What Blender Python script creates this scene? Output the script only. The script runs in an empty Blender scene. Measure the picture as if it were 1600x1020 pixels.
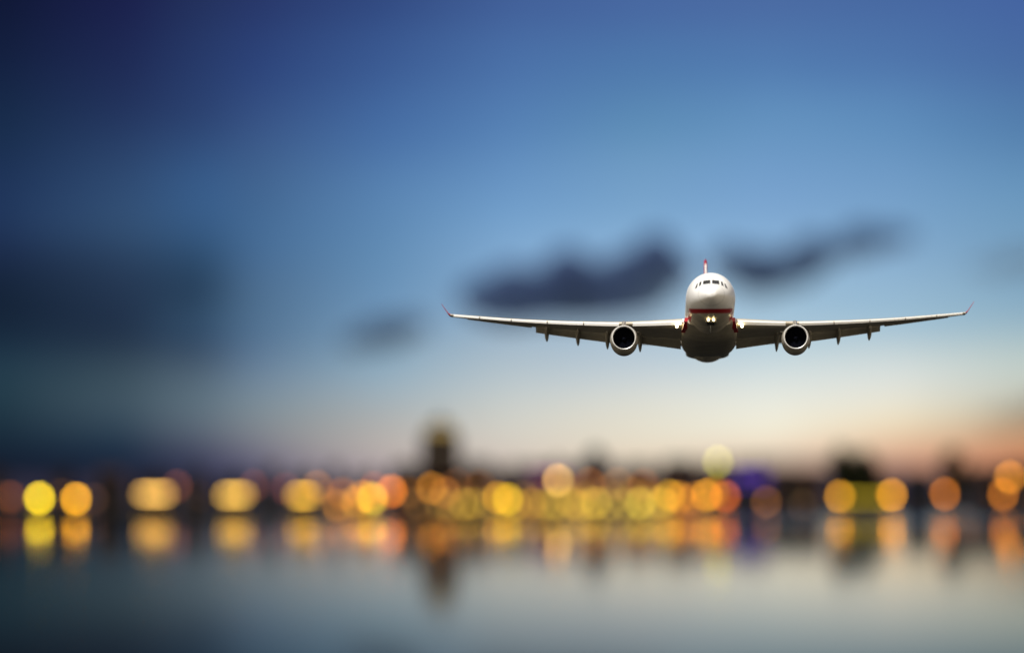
import bpy, bmesh, math, random
from mathutils import Vector, Matrix

S = bpy.context.scene
COL = S.collection
random.seed(7)
R = math.radians
PI = math.pi

# ------------------------------------------------------------------ camera
LENS = 0.210                      # metres
K = 0.036 / LENS / 1600.0         # angle of one photo pixel
CAM_H = 7.07
HORIZON = 770.0                   # photo row of the horizon
FOCUS = 694.0
SHORE = 2000.0

cam_d = bpy.data.cameras.new('camera')
cam = bpy.data.objects.new('camera', cam_d)
COL.objects.link(cam)
S.camera = cam
cam_d.lens = LENS * 1000
cam_d.sensor_width = 36.0
cam_d.clip_start = 1.0
cam_d.clip_end = 60000.0
cam.location = (0, 0, CAM_H)
TILT = math.atan((HORIZON - 510) * K)
cam.rotation_euler = (R(90) + TILT, 0, 0)
cam_d.dof.use_dof = True
cam_d.dof.focus_distance = FOCUS
cam_d.dof.aperture_fstop = 0.0355
cam_d.dof.aperture_ratio = 1.06

# ------------------------------------------------------------------ render
S.render.engine = 'CYCLES'
S.cycles.use_adaptive_sampling = False
S.cycles.sample_clamp_indirect = 0.0
S.cycles.sample_clamp_direct = 0.0
S.cycles.use_denoising = True
S.cycles.caustics_reflective = True
S.cycles.max_bounces = 8
S.cycles.volume_bounces = 1
S.view_settings.view_transform = 'Standard'
S.view_settings.look = 'None'
S.view_settings.exposure = 0.0
S.view_settings.gamma = 1.0


def lin(c):
    c = c / 255.0
    return c / 12.92 if c <= 0.04045 else ((c + 0.055) / 1.055) ** 2.4


def srgb(r, g, b, k=1.0):
    return (lin(r) * k, lin(g) * k, lin(b) * k, 1.0)


# ------------------------------------------------------------------ sun
SUN_DIR = Vector((-0.26, -0.60, 0.80)).normalized()      # towards the sun
sd = bpy.data.lights.new('sun', 'SUN')
sd.energy = 4.9
sd.angle = R(0.6)
sd.color = (1.0, 0.97, 0.94)
sun = bpy.data.objects.new('sun', sd)
sun.rotation_euler = SUN_DIR.to_track_quat('Z', 'Y').to_euler()
sun.location = (0, 0, 500)
COL.objects.link(sun)

# ------------------------------------------------------------------ sky
world = bpy.data.worlds.new('World')
S.world = world
world.use_nodes = True
nt = world.node_tree
nt.nodes.clear()


def nn(tree, kind, **kw):
    n = tree.nodes.new(kind)
    for k, v in kw.items():
        setattr(n, k, v)
    return n


def math_node(tree, op, a, b=None, c=None, clamp=False):
    n = tree.nodes.new('ShaderNodeMath')
    n.operation = op
    n.use_clamp = clamp
    for i, v in enumerate((a, b, c)):
        if v is None:
            continue
        if isinstance(v, (int, float)):
            n.inputs[i].default_value = v
        else:
            tree.links.new(v, n.inputs[i])
    return n.outputs[0]


def mix_rgb(tree, fac, a, b, blend='MIX'):
    n = tree.nodes.new('ShaderNodeMix')
    n.data_type = 'RGBA'
    n.blend_type = blend
    for sock, v in ((n.inputs[0], fac), (n.inputs[6], a), (n.inputs[7], b)):
        if isinstance(v, (int, float, tuple)):
            sock.default_value = v
        else:
            tree.links.new(v, sock)
    return n.outputs[2]


ROWS = [0, 100, 200, 300, 350, 400, 450, 500, 550, 600, 650, 680, 710, 740, 770]
SKY = {
    0: [(16, 24, 53), (20, 33, 64), (24, 44, 74), (31, 52, 89), (33, 54, 90), (28, 43, 73), (21, 35, 55), (21, 36, 56), (31, 53, 71), (37, 62, 76), (31, 53, 67), (25, 42, 57), (20, 33, 50), (22, 28, 45), (22, 22, 38)],
    200: [(27, 33, 76), (31, 43, 85), (37, 56, 97), (49, 77, 116), (52, 81, 117), (44, 67, 97), (37, 55, 81), (33, 49, 72), (44, 61, 80), (63, 83, 96), (65, 84, 98), (40, 60, 79), (29, 44, 65), (28, 34, 55), (28, 28, 48)],
    320: [(36, 50, 94), (40, 60, 108), (46, 70, 116), (57, 94, 140), (56, 92, 134), (46, 76, 108), (40, 64, 90), (54, 82, 110), (52, 72, 98), (88, 108, 124), (98, 116, 128), (92, 98, 114), (62, 66, 92), (48, 50, 78), (40, 42, 70)],
    400: [(40, 55, 105), (45, 68, 122), (57, 85, 134), (66, 101, 144), (69, 107, 149), (71, 107, 147), (77, 109, 142), (81, 113, 144), (88, 116, 146), (112, 135, 156), (128, 141, 147), (126, 127, 136), (100, 99, 123), (79, 74, 104), (66, 59, 90)],
    600: [(50, 74, 129), (60, 92, 148), (71, 110, 164), (89, 131, 177), (94, 136, 179), (98, 140, 180), (105, 145, 183), (115, 152, 186), (129, 162, 187), (152, 176, 191), (173, 176, 175), (186, 177, 171), (186, 173, 170), (158, 144, 156), (140, 125, 140)],
    800: [(66, 96, 153), (75, 113, 168), (87, 130, 181), (108, 152, 198), (120, 164, 206), (130, 170, 209), (136, 173, 206), (147, 176, 201), (167, 187, 202), (189, 201, 205), (206, 208, 201), (215, 209, 196), (213, 197, 184), (198, 172, 167), (180, 150, 150)],
    1000: [(72, 104, 161), (79, 121, 172), (94, 141, 183), (118, 161, 201), (129, 171, 209), (142, 180, 215), (149, 181, 212), (161, 189, 211), (184, 201, 213), (206, 214, 215), (225, 223, 209), (232, 223, 202), (231, 209, 184), (219, 181, 160), (200, 155, 140)],
    1200: [(75, 107, 163), (83, 125, 177), (100, 146, 191), (119, 161, 205), (131, 171, 211), (143, 181, 215), (152, 187, 215), (163, 194, 215), (189, 211, 221), (221, 228, 224), (242, 239, 222), (243, 233, 207), (233, 201, 176), (213, 166, 150), (190, 135, 125)],
    1400: [(71, 104, 161), (81, 121, 174), (96, 142, 188), (116, 158, 200), (124, 165, 203), (133, 171, 206), (144, 180, 209), (158, 191, 212), (195, 211, 215), (224, 228, 222), (240, 228, 199), (235, 208, 171), (221, 173, 144), (201, 141, 121), (178, 115, 100)],
    1600: [(69, 100, 161), (74, 110, 164), (84, 127, 173), (105, 150, 189), (114, 156, 191), (121, 160, 191), (129, 166, 193), (150, 181, 197), (186, 202, 200), (199, 206, 196), (191, 180, 155), (195, 156, 115), (206, 139, 101), (185, 114, 83), (160, 95, 74)],
}

tc = nn(nt, 'ShaderNodeTexCoord')
sp = nn(nt, 'ShaderNodeSeparateXYZ')
nt.links.new(tc.outputs['Generated'], sp.inputs[0])
X, Y, Z = sp.outputs
hor = math_node(nt, 'SQRT', math_node(nt, 'ADD', math_node(nt, 'MULTIPLY', X, X), math_node(nt, 'MULTIPLY', Y, Y)))
elev = math_node(nt, 'DIVIDE', Z, math_node(nt, 'MAXIMUM', hor, 1e-4))
azim = math_node(nt, 'ARCTAN2', X, Y)
top_e = 800 * K
# a little large-scale unevenness so that the dusk sky is not a perfect gradient
sky_noise = nn(nt, 'ShaderNodeTexNoise')
mp = nn(nt, 'ShaderNodeMapping')
mp.inputs['Scale'].default_value = (12, 12, 90)
nt.links.new(tc.outputs['Generated'], mp.inputs[0])
nt.links.new(mp.outputs[0], sky_noise.inputs['Vector'])
sky_noise.inputs['Scale'].default_value = 1.0
sky_noise.inputs['Detail'].default_value = 3.0
wob = math_node(nt, 'MULTIPLY', math_node(nt, 'SUBTRACT', sky_noise.outputs[0], 0.5), 0.10)
fac = math_node(nt, 'ADD', math_node(nt, 'DIVIDE', elev, top_e), wob, clamp=True)
prev = None
cols = sorted(SKY)
for i, cx in enumerate(cols):
    rp = nn(nt, 'ShaderNodeValToRGB')
    rp.color_ramp.interpolation = 'EASE'
    el = rp.color_ramp.elements
    pts = [((HORIZON - y) / 800.0, c) for y, c in zip(ROWS, SKY[cx])]
    pts.sort()
    while len(el) < len(pts):
        el.new(0.5)
    for e, (p, c) in zip(el, pts):
        e.position = p
        e.color = srgb(*c)
    rp.color_ramp.interpolation = 'LINEAR'
    nt.links.new(fac, rp.inputs[0])
    if prev is None:
        prev = rp.outputs[0]
    else:
        a0 = math.atan((cols[i - 1] - 800) * K)
        a1 = math.atan((cx - 800) * K)
        f = math_node(nt, 'DIVIDE', math_node(nt, 'SUBTRACT', azim, a0), a1 - a0, clamp=True)
        prev = mix_rgb(nt, f, prev, rp.outputs[0])
# higher up the dusk sky deepens
up = nn(nt, 'ShaderNodeMapRange', interpolation_type='SMOOTHSTEP')
nt.links.new(elev, up.inputs[0])
up.inputs[1].default_value = top_e
up.inputs[2].default_value = 0.2
sky_c = mix_rgb(nt, up.outputs[0], prev, srgb(40, 55, 92))
high = nn(nt, 'ShaderNodeMapRange', interpolation_type='SMOOTHSTEP')
nt.links.new(elev, high.inputs[0])
high.inputs[1].default_value = 0.22
high.inputs[2].default_value = 0.8
sky_c = mix_rgb(nt, high.outputs[0], sky_c, srgb(150, 146, 138))  # unseen upper sky turned pale warm grey to light the plane's belly
# unseen sky behind the camera: pale, warm, brightened low down to light the plane
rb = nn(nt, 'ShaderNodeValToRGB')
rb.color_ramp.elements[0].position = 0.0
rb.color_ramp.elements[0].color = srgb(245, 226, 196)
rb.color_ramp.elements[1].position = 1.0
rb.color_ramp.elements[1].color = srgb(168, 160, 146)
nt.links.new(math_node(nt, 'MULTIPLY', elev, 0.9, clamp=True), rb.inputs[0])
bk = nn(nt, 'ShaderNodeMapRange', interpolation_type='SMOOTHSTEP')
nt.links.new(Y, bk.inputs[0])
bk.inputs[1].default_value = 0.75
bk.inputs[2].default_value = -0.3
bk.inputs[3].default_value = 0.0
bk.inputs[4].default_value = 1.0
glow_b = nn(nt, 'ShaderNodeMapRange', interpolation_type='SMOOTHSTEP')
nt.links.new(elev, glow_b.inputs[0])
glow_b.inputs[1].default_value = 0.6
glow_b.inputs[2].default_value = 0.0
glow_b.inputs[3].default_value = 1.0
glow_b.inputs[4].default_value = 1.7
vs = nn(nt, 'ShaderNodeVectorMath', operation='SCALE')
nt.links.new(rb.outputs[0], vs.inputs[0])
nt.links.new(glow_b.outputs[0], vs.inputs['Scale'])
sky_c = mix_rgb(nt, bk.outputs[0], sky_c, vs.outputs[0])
bg = nn(nt, 'ShaderNodeBackground')
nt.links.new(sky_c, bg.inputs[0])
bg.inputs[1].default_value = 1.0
wo = nn(nt, 'ShaderNodeOutputWorld')
nt.links.new(bg.outputs[0], wo.inputs[0])


# ------------------------------------------------------------------ helpers
def at(px, py, dist):
    """world point seen at photo pixel px, py at ground distance dist"""
    return Vector(((px - 800) * K * dist, dist, CAM_H + (HORIZON - py) * K * dist))


MATS = {}


def material(name, color, rough=0.5, metal=0.0, coat=0.0, noise=0.0, scale=1.0, emit=None, spec=0.5, bump=0.0):
    if name in MATS:
        return MATS[name]
    m = bpy.data.materials.new(name)
    m.use_nodes = True
    t = m.node_tree
    b = t.nodes['Principled BSDF']
    b.inputs['Base Color'].default_value = (*color[:3], 1)
    b.inputs['Roughness'].default_value = rough
    b.inputs['Metallic'].default_value = metal
    b.inputs['Coat Weight'].default_value = coat
    b.inputs['Specular IOR Level'].default_value = spec
    if emit:
        b.inputs['Emission Color'].default_value = (*emit[0][:3], 1)
        b.inputs['Emission Strength'].default_value = emit[1]
    if noise:
        co = t.nodes.new('ShaderNodeTexCoord')
        nz = t.nodes.new('ShaderNodeTexNoise')
        nz.inputs['Scale'].default_value = scale
        nz.inputs['Detail'].default_value = 6
        t.links.new(co.outputs['Object'], nz.inputs['Vector'])
        lo = tuple(c * (1 - noise) for c in color[:3]) + (1,)
        hi = tuple(min(1, c * (1 + noise)) for c in color[:3]) + (1,)
        t.links.new(mix_rgb(t, nz.outputs[0], lo, hi), b.inputs['Base Color'])
        if bump:
            bp = t.nodes.new('ShaderNodeBump')
            bp.inputs['Strength'].default_value = bump
            t.links.new(nz.outputs[0], bp.inputs['Height'])
            t.links.new(bp.outputs[0], b.inputs['Normal'])
    MATS[name] = m
    return m


def mesh_obj(name, verts, faces, mat, parent=None, smooth=False):
    me = bpy.data.meshes.new(name)
    me.from_pydata([tuple(v) for v in verts], [], faces)
    bm = bmesh.new()
    bm.from_mesh(me)
    bmesh.ops.recalc_face_normals(bm, faces=bm.faces)
    bm.to_mesh(me)
    bm.free()
    me.materials.append(mat)
    o = bpy.data.objects.new(name, me)
    COL.objects.link(o)
    if parent:
        o.parent = parent
    if smooth:
        me.polygons.foreach_set('use_smooth', [True] * len(me.polygons))
        me.set_sharp_from_angle(angle=R(40))
    return o


class MB:
    """collects simple shapes into one mesh"""

    def __init__(self):
        self.v, self.f = [], []

    def box(self, x0, x1, y0, y1, z0, z1):
        n = len(self.v)
        self.v += [(x, y, z) for z in (z0, z1) for y in (y0, y1) for x in (x0, x1)]
        self.f += [tuple(n + i for i in q) for q in
                   ((0, 2, 3, 1), (4, 5, 7, 6), (0, 1, 5, 4), (2, 6, 7, 3), (0, 4, 6, 2), (1, 3, 7, 5))]
        return self

    def loft(self, rings, caps=True, closed=True):
        n = len(self.v)
        m = len(rings[0])
        for r in rings:
            self.v += [tuple(p) for p in r]
        for i in range(len(rings) - 1):
            for j in range(m if closed else m - 1):
                a, b = n + i * m + j, n + i * m + (j + 1) % m
                self.f.append((a, b, b + m, a + m))
        if caps:
            self.f.append(tuple(n + j for j in range(m)))
            self.f.append(tuple(n + (len(rings) - 1) * m + j for j in range(m)))
        return self

    def lathe(self, prof, seg=16, c=(0, 0), caps=True):
        """profile of (radius, z) round a vertical axis"""
        return self.loft([[(c[0] + r * math.cos(2 * PI * k / seg), c[1] + r * math.sin(2 * PI * k / seg), z)
                           for k in range(seg)] for r, z in prof], caps)

    def lathe_y(self, prof, seg=48, c=(0, 0), caps=True):
        """profile of (radius, y) round an axis along y; c = x, z of the axis"""
        return self.loft([[(c[0] + r * math.cos(2 * PI * k / seg), y, c[1] + r * math.sin(2 * PI * k / seg))
                           for k in range(seg)] for r, y in prof], caps)

    def prism(self, pts, y0, y1):
        """outline of (x, z) extruded along y"""
        return self.loft([[(x, y0, z) for x, z in pts], [(x, y1, z) for x, z in pts]])

    def build(self, name, mat, parent=None, smooth=False):
        return mesh_obj(name, self.v, self.f, mat, parent, smooth)


def tag(o, label, cat, group=None, kind=None):
    o['label'] = label
    o['category'] = cat
    if group:
        o['group'] = group
    if kind:
        o['kind'] = kind
    return o


def empty(name, loc, rz=0.0):
    o = bpy.data.objects.new(name, None)
    o.location = loc
    o.rotation_euler = (0, 0, rz)
    COL.objects.link(o)
    return o


def structure(o):
    o['kind'] = 'structure'
    return o


def interp(tab, d):
    """smooth (Catmull-Rom like, monotone) table lookup"""
    if d <= tab[0][0]:
        return tab[0][1]
    if d >= tab[-1][0]:
        return tab[-1][1]
    n = len(tab)
    for i in range(n - 1):
        if tab[i][0] <= d <= tab[i + 1][0]:
            x0, y0 = tab[i]
            x1, y1 = tab[i + 1]
            h = x1 - x0
            s = (y1 - y0) / h

            def slope(j):
                if j <= 0 or j >= n - 1:
                    return (tab[min(j + 1, n - 1)][1] - tab[max(j - 1, 0)][1]) / (tab[min(j + 1, n - 1)][0] - tab[max(j - 1, 0)][0])
                a = (tab[j][1] - tab[j - 1][1]) / (tab[j][0] - tab[j - 1][0])
                b = (tab[j + 1][1] - tab[j][1]) / (tab[j + 1][0] - tab[j][0])
                return 0 if a * b <= 0 else 2 * a * b / (a + b)
            m0, m1 = slope(i), slope(i + 1)
            t = (d - x0) / h
            return ((2 * t ** 3 - 3 * t * t + 1) * y0 + (t ** 3 - 2 * t * t + t) * h * m0 +
                    (-2 * t ** 3 + 3 * t * t) * y1 + (t ** 3 - t * t) * h * m1)


# ------------------------------------------------------------------ water, land
def make_water():
    mb = MB()
    mb.v = [(-30000, -6000, 0), (30000, -6000, 0), (30000, SHORE + 2, 0), (-30000, SHORE + 2, 0)]
    mb.f = [(0, 1, 2, 3)]
    m = bpy.data.materials.new('harbour water')
    m.use_nodes = True
    t = m.node_tree
    b = t.nodes['Principled BSDF']
    b.inputs['Base Color'].default_value = (0.010, 0.011, 0.010, 1)
    b.inputs['IOR'].default_value = 1.33
    co = t.nodes.new('ShaderNodeTexCoord')
    s = t.nodes.new('ShaderNodeSeparateXYZ')
    t.links.new(co.outputs['Object'], s.inputs[0])
    # broad patches of calmer and more ruffled water, ruffled most along the far quay
    mpn = t.nodes.new('ShaderNodeMapping')
    mpn.inputs['Scale'].default_value = (0.012, 0.004, 1)
    t.links.new(co.outputs['Object'], mpn.inputs[0])
    nz = t.nodes.new('ShaderNodeTexNoise')
    nz.inputs['Scale'].default_value = 1.0
    nz.inputs['Detail'].default_value = 4
    t.links.new(mpn.outputs[0], nz.inputs['Vector'])
    far = t.nodes.new('ShaderNodeMapRange')
    far.interpolation_type = 'SMOOTHSTEP'
    t.links.new(s.outputs[1], far.inputs[0])
    far.inputs[1].default_value = 1250
    far.inputs[2].default_value = 1500
    far.inputs[3].default_value = 0.0
    far.inputs[4].default_value = 0.055
    east = t.nodes.new('ShaderNodeMapRange')
    east.interpolation_type = 'SMOOTHSTEP'
    t.links.new(s.outputs[0], east.inputs[0])
    east.inputs[1].default_value = 20
    east.inputs[2].default_value = 75
    east.inputs[3].default_value = 0.45
    east.inputs[4].default_value = 1.0
    ruff = math_node(t, 'MULTIPLY', far.outputs[0], east.outputs[0])
    base = math_node(t, 'ADD', math_node(t, 'MULTIPLY', nz.outputs[0], 0.014), 0.030)
    t.links.new(math_node(t, 'ADD', base, ruff), b.inputs['Roughness'])
    # wave slopes
    wv = t.nodes.new('ShaderNodeTexNoise')
    wv.inputs['Scale'].default_value = 0.35
    wv.inputs['Detail'].default_value = 5
    t.links.new(co.outputs['Object'], wv.inputs['Vector'])
    bp = t.nodes.new('ShaderNodeBump')
    bp.inputs['Strength'].default_value = 0.02
    bp.inputs['Distance'].default_value = 0.05
    t.links.new(wv.outputs[0], bp.inputs['Height'])
    t.links.new(bp.outputs[0], b.inputs['Normal'])
    # small waves hide part of the mirror as the view steepens: reflectance falls off with the viewing angle
    ge = t.nodes.new('ShaderNodeNewGeometry')
    dt = t.nodes.new('ShaderNodeVectorMath')
    dt.operation = 'DOT_PRODUCT'
    t.links.new(ge.outputs['Incoming'], dt.inputs[0])
    t.links.new(ge.outputs['True Normal'], dt.inputs[1])
    ca = math_node(t, 'ABSOLUTE', dt.outputs['Value'])
    refl = math_node(t, 'ADD', math_node(t, 'MULTIPLY', math_node(t, 'EXPONENT', math_node(t, 'MULTIPLY', math_node(t, 'MULTIPLY', ca, ca), -1080.0)), 0.94), 0.02)
    chop = t.nodes.new('ShaderNodeMapRange')
    chop.interpolation_type = 'SMOOTHSTEP'
    t.links.new(s.outputs[1], chop.inputs[0])
    chop.inputs[1].default_value = 1000
    chop.inputs[2].default_value = 1500
    chop.inputs[3].default_value = 0.0
    chop.inputs[4].default_value = 1.0
    side = t.nodes.new('ShaderNodeMapRange')
    side.interpolation_type = 'SMOOTHSTEP'
    t.links.new(s.outputs[0], side.inputs[0])
    side.inputs[1].default_value = -60
    side.inputs[2].default_value = 80
    side.inputs[3].default_value = 0.56
    side.inputs[4].default_value = 0.16
    refl = math_node(t, 'MULTIPLY', refl, math_node(t, 'SUBTRACT', 1.0, math_node(t, 'MULTIPLY', chop.outputs[0], side.outputs[0])))
    df = t.nodes.new('ShaderNodeBsdfDiffuse')
    df.inputs['Color'].default_value = (0.003, 0.0036, 0.0036, 1)
    gl = t.nodes.new('ShaderNodeBsdfAnisotropic')
    gl.distribution = 'GGX'
    gl.inputs['Color'].default_value = (1.0, 0.945, 0.87, 1)
    t.links.new(math_node(t, 'ADD', base, ruff), gl.inputs['Roughness'])
    t.links.new(bp.outputs[0], gl.inputs['Normal'])
    mx = t.nodes.new('ShaderNodeMixShader')
    t.links.new(refl, mx.inputs[0])
    t.links.new(df.outputs[0], mx.inputs[1])
    t.links.new(gl.outputs[0], mx.inputs[2])
    t.links.new(mx.outputs[0], t.nodes['Material Output'].inputs['Surface'])
    return structure(mb.build('water', m))


make_water()

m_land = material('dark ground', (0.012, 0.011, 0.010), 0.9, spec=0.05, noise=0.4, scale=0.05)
g = MB()
g.v = [(-9000, SHORE, 1.2), (9000, SHORE, 1.2), (9000, 30000, 1.2), (-9000, 30000, 1.2)]
g.f = [(0, 1, 2, 3)]
structure(g.build('ground', m_land))
m_pave = material('quay paving', (0.014, 0.012, 0.010), 0.85, spec=0.05, noise=0.3, scale=0.3)
g = MB().box(-1500, 1500, SHORE, SHORE + 16, 1.1, 1.32)
structure(g.build('pavement', m_pave))
m_stone = material('quay stone', (0.010, 0.009, 0.009), 0.9, spec=0.05, noise=0.4, scale=0.5)
qw = empty('quay_wall', (0, SHORE, 0))
tag(qw, 'long low dark stone quay wall along the far edge of the water', 'wall')
MB().box(-1500, 1500, -0.9, -0.01, -3, 1.05).build('wall_face', m_stone, qw)
MB().box(-1500, 1500, -1.05, 0.2, 1.06, 1.42).build('coping', m_stone, qw)


def hills():
    v, f = [], []
    n = 160
    for j, (yy, k) in enumerate(((5200, 0), (5900, 1), (6800, 1.25), (8200, 0.4))):
        for i in range(n):
            x = -2600 + 5200 * i / (n - 1)
            h = 16 + 9 * math.sin(x * 0.0021 + 1) + 6 * math.sin(x * 0.0067) + 3 * math.sin(x * 0.019 + j)
            v.append((x, yy, 1.0 + max(0, h) * k))
    for j in range(3):
        for i in range(n - 1):
            a = j * n + i
            f.append((a, a + 1, a + 1 + n, a + n))
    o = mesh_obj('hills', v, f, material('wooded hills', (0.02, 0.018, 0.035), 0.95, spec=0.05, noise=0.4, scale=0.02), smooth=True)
    structure(o)


hills()


# ------------------------------------------------------------------ clouds
def cloud(dist, puffs, density, color, label):
    bm = bmesh.new()
    k = K * dist
    cx = sum(p[0] for p in puffs) / len(puffs)
    cy = sum(p[1] for p in puffs) / len(puffs)
    c0 = at(cx, cy, dist)
    for (x, y, rx, ry) in puffs:
        p = at(x, y, dist) - c0
        M = Matrix.Translation((p.x, random.uniform(-12, 12), p.z)) @ Matrix.Diagonal((rx * k, ry * k * 1.3, ry * k, 1))
        bmesh.ops.create_icosphere(bm, subdivisions=4, radius=1.0, matrix=M)
    me = bpy.data.meshes.new('cloud')
    bm.to_mesh(me)
    bm.free()
    m = bpy.data.materials.new('dusk cloud')
    m.use_nodes = True
    t = m.node_tree
    t.nodes.clear()
    out = t.nodes.new('ShaderNodeOutputMaterial')
    pv = t.nodes.new('ShaderNodeVolumePrincipled')
    pv.inputs['Color'].default_value = (*color, 1)
    pv.inputs['Density'].default_value = density
    t.links.new(pv.outputs[0], out.inputs['Volume'])
    me.materials.append(m)
    o = bpy.data.objects.new('cloud', me)
    o.location = c0
    COL.objects.link(o)
    md = o.modifiers.new('merge puffs', 'REMESH')
    md.mode = 'VOXEL'
    md.voxel_size = 4.0
    tag(o, label, 'cloud', 'dark clouds in the dusk sky')
    return o


CLOUDS = True
if CLOUDS:
    cloud(9000, [(752, 462, 40, 30), (800, 446, 46, 34), (845, 448, 44, 34), (888, 428, 44, 42), (935, 438, 44, 34),
                 (982, 424, 42, 36), (1024, 402, 40, 40), (1052, 420, 28, 30), (1070, 424, 20, 22), (890, 470, 160, 34), (800, 480, 70, 30),
                 (985, 452, 80, 22)], 0.042, (0.10, 0.155, 0.34),
          'long dark blue cloud bank above the airplane wing, largest of the dark clouds')
    cloud(9100, [(1142, 408, 38, 28), (1190, 424, 56, 38), (1240, 420, 44, 30), (1270, 398, 40, 32), (1318, 388, 34, 20), (1350, 374, 42, 26),
                 (1395, 370, 40, 18)],
          0.038, (0.10, 0.16, 0.32), 'dark cloud streak climbing away from the airplane fin')
    cloud(9200, [(562, 532, 36, 18), (600, 520, 46, 26), (638, 510, 36, 20)], 0.030, (0.12, 0.17, 0.28),
          'small isolated grey blue cloud puff beyond the airplane wing tip')
    cloud(9300, [(1555, 418, 46, 16), (1600, 408, 50, 20)], 0.014, (0.20, 0.26, 0.34),
          'faint thin grey cloud patch cut by the photo edge above the wing tip')
    cloud(9350, [(1580, 652, 60, 14), (1640, 640, 60, 22)], 0.016, (0.24, 0.20, 0.18),
          'faint grey brown cloud low over the orange horizon')


# ------------------------------------------------------------------ airplane
def livery():
    """white upper fuselage, red cheat line, bare grey belly, by height on the fuselage"""
    m = bpy.data.materials.new('fuselage paint')
    m.use_nodes = True
    t = m.node_tree
    b = t.nodes['Principled BSDF']
    co = t.nodes.new('ShaderNodeTexCoord')
    s = t.nodes.new('ShaderNodeSeparateXYZ')
    t.links.new(co.outputs['Object'], s.inputs[0])
    z, d = s.outputs[2], s.outputs[1]
    white = (0.87, 0.87, 0.85, 1)
    red = (0.42, 0.012, 0.02, 1)
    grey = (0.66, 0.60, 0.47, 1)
    # panel tone unevenness; on the belly its contrast also imitates wavy reflections
    nz = t.nodes.new('ShaderNodeTexNoise')
    nz.inputs['Scale'].default_value = 0.7
    nz.inputs['Detail'].default_value = 5
    t.links.new(co.outputs['Object'], nz.inputs['Vector'])
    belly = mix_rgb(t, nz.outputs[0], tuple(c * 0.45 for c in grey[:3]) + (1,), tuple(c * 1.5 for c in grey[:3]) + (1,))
    # frames every half metre
    fr = math_node(t, 'PINGPONG', d, 0.8)
    line = math_node(t, 'LESS_THAN', fr, 0.03)
    belly = mix_rgb(t, line, belly, (0.10, 0.09, 0.075, 1))
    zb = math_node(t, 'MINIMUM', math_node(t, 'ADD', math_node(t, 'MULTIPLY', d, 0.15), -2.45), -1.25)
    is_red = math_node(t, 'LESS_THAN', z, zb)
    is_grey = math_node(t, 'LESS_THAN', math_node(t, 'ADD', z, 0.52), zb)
    # upper skin: faint unevenness, the radome joint and a few fuselage joints
    skin = mix_rgb(t, nz.outputs[0], (0.80, 0.80, 0.78, 1), (0.90, 0.90, 0.88, 1))
    joint = math_node(t, 'LESS_THAN', math_node(t, 'ABSOLUTE', math_node(t, 'SUBTRACT', d, 1.75)), 0.035)
    joint2 = math_node(t, 'LESS_THAN', math_node(t, 'ABSOLUTE', math_node(t, 'SUBTRACT', d, 5.3)), 0.03)
    skin = mix_rgb(t, math_node(t, 'MAXIMUM', joint, joint2), skin, (0.45, 0.45, 0.44, 1))
    c = mix_rgb(t, is_red, skin, red)
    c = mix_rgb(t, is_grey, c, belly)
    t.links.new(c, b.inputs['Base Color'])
    b.inputs['Roughness'].default_value = 0.42
    t.links.new(math_node(t, 'MULTIPLY', is_grey, 0.05), b.inputs['Metallic'])
    b.inputs['Coat Weight'].default_value = 0.15
    b.inputs['Coat Roughness'].default_value = 0.12
    return m


M_WHITE = material('white paint', (0.86, 0.86, 0.83), 0.35, coat=0.3, noise=0.05, scale=0.8)
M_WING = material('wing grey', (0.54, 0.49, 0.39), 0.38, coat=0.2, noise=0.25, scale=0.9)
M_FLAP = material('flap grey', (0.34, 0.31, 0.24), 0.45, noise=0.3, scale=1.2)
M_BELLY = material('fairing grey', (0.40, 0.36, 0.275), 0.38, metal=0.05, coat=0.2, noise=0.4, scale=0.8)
M_RED = material('red paint', (0.45, 0.012, 0.03), 0.35, coat=0.4)
M_LIP = material('polished inlet', (0.68, 0.67, 0.64), 0.35, metal=0.3, noise=0.08, scale=2)
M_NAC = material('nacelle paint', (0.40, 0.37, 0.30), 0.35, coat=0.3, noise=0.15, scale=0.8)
M_DARK = material('inlet liner', (0.006, 0.007, 0.011), 0.7, spec=0.1)
M_FAN = material('fan titanium', (0.003, 0.0035, 0.007), 0.8, spec=0.03)
M_GLASS = material('cockpit glass', (0.010, 0.011, 0.013), 0.12, coat=0.5)
M_SEAL = material('black seal', (0.03, 0.03, 0.03), 0.6)
M_LANDING = material('landing light lens', (1, 0.9, 0.6), 0.3, emit=((1.0, 0.78, 0.38), 9.0))
M_METAL = material('bare metal', (0.35, 0.34, 0.32), 0.35, metal=0.7)

# fuselage profile by distance behind the nose tip
F_TOP = [(0, -0.62), (0.15, -0.18), (0.5, 0.14), (1.2, 0.50), (2.4, 0.98), (3.4, 1.62), (4.4, 2.10), (6.0, 2.56), (8.0, 2.78),
         (10.0, 2.82), (50, 2.82), (56, 2.60), (62, 2.0), (63.2, 1.75)]
F_BOT = [(0, -0.62), (0.15, -1.00), (0.5, -1.28), (1.2, -1.60), (2.4, -2.00), (4.0, -2.40), (6.0, -2.68), (8.5, -2.82),
         (42, -2.82), (48, -1.9), (56, -0.2), (62, 1.1), (63.2, 1.35)]
F_HALF = [(0, 0.0), (0.15, 0.42), (0.5, 0.76), (1.2, 1.20), (2.4, 1.75), (4.0, 2.25), (6.0, 2.62), (8.5, 2.82), (40, 2.82),
          (48, 2.35), (56, 1.35), (62, 0.45), (63.2, 0.2)]


def fus(d, phi, off=0.0):
    zt, zb, w = interp(F_TOP, d), interp(F_BOT, d), interp(F_HALF, d)
    zc, h = (zt + zb) / 2, (zt - zb) / 2
    return Vector(((w + off) * math.sin(phi), d, zc + (h + off) * math.cos(phi)))


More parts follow.
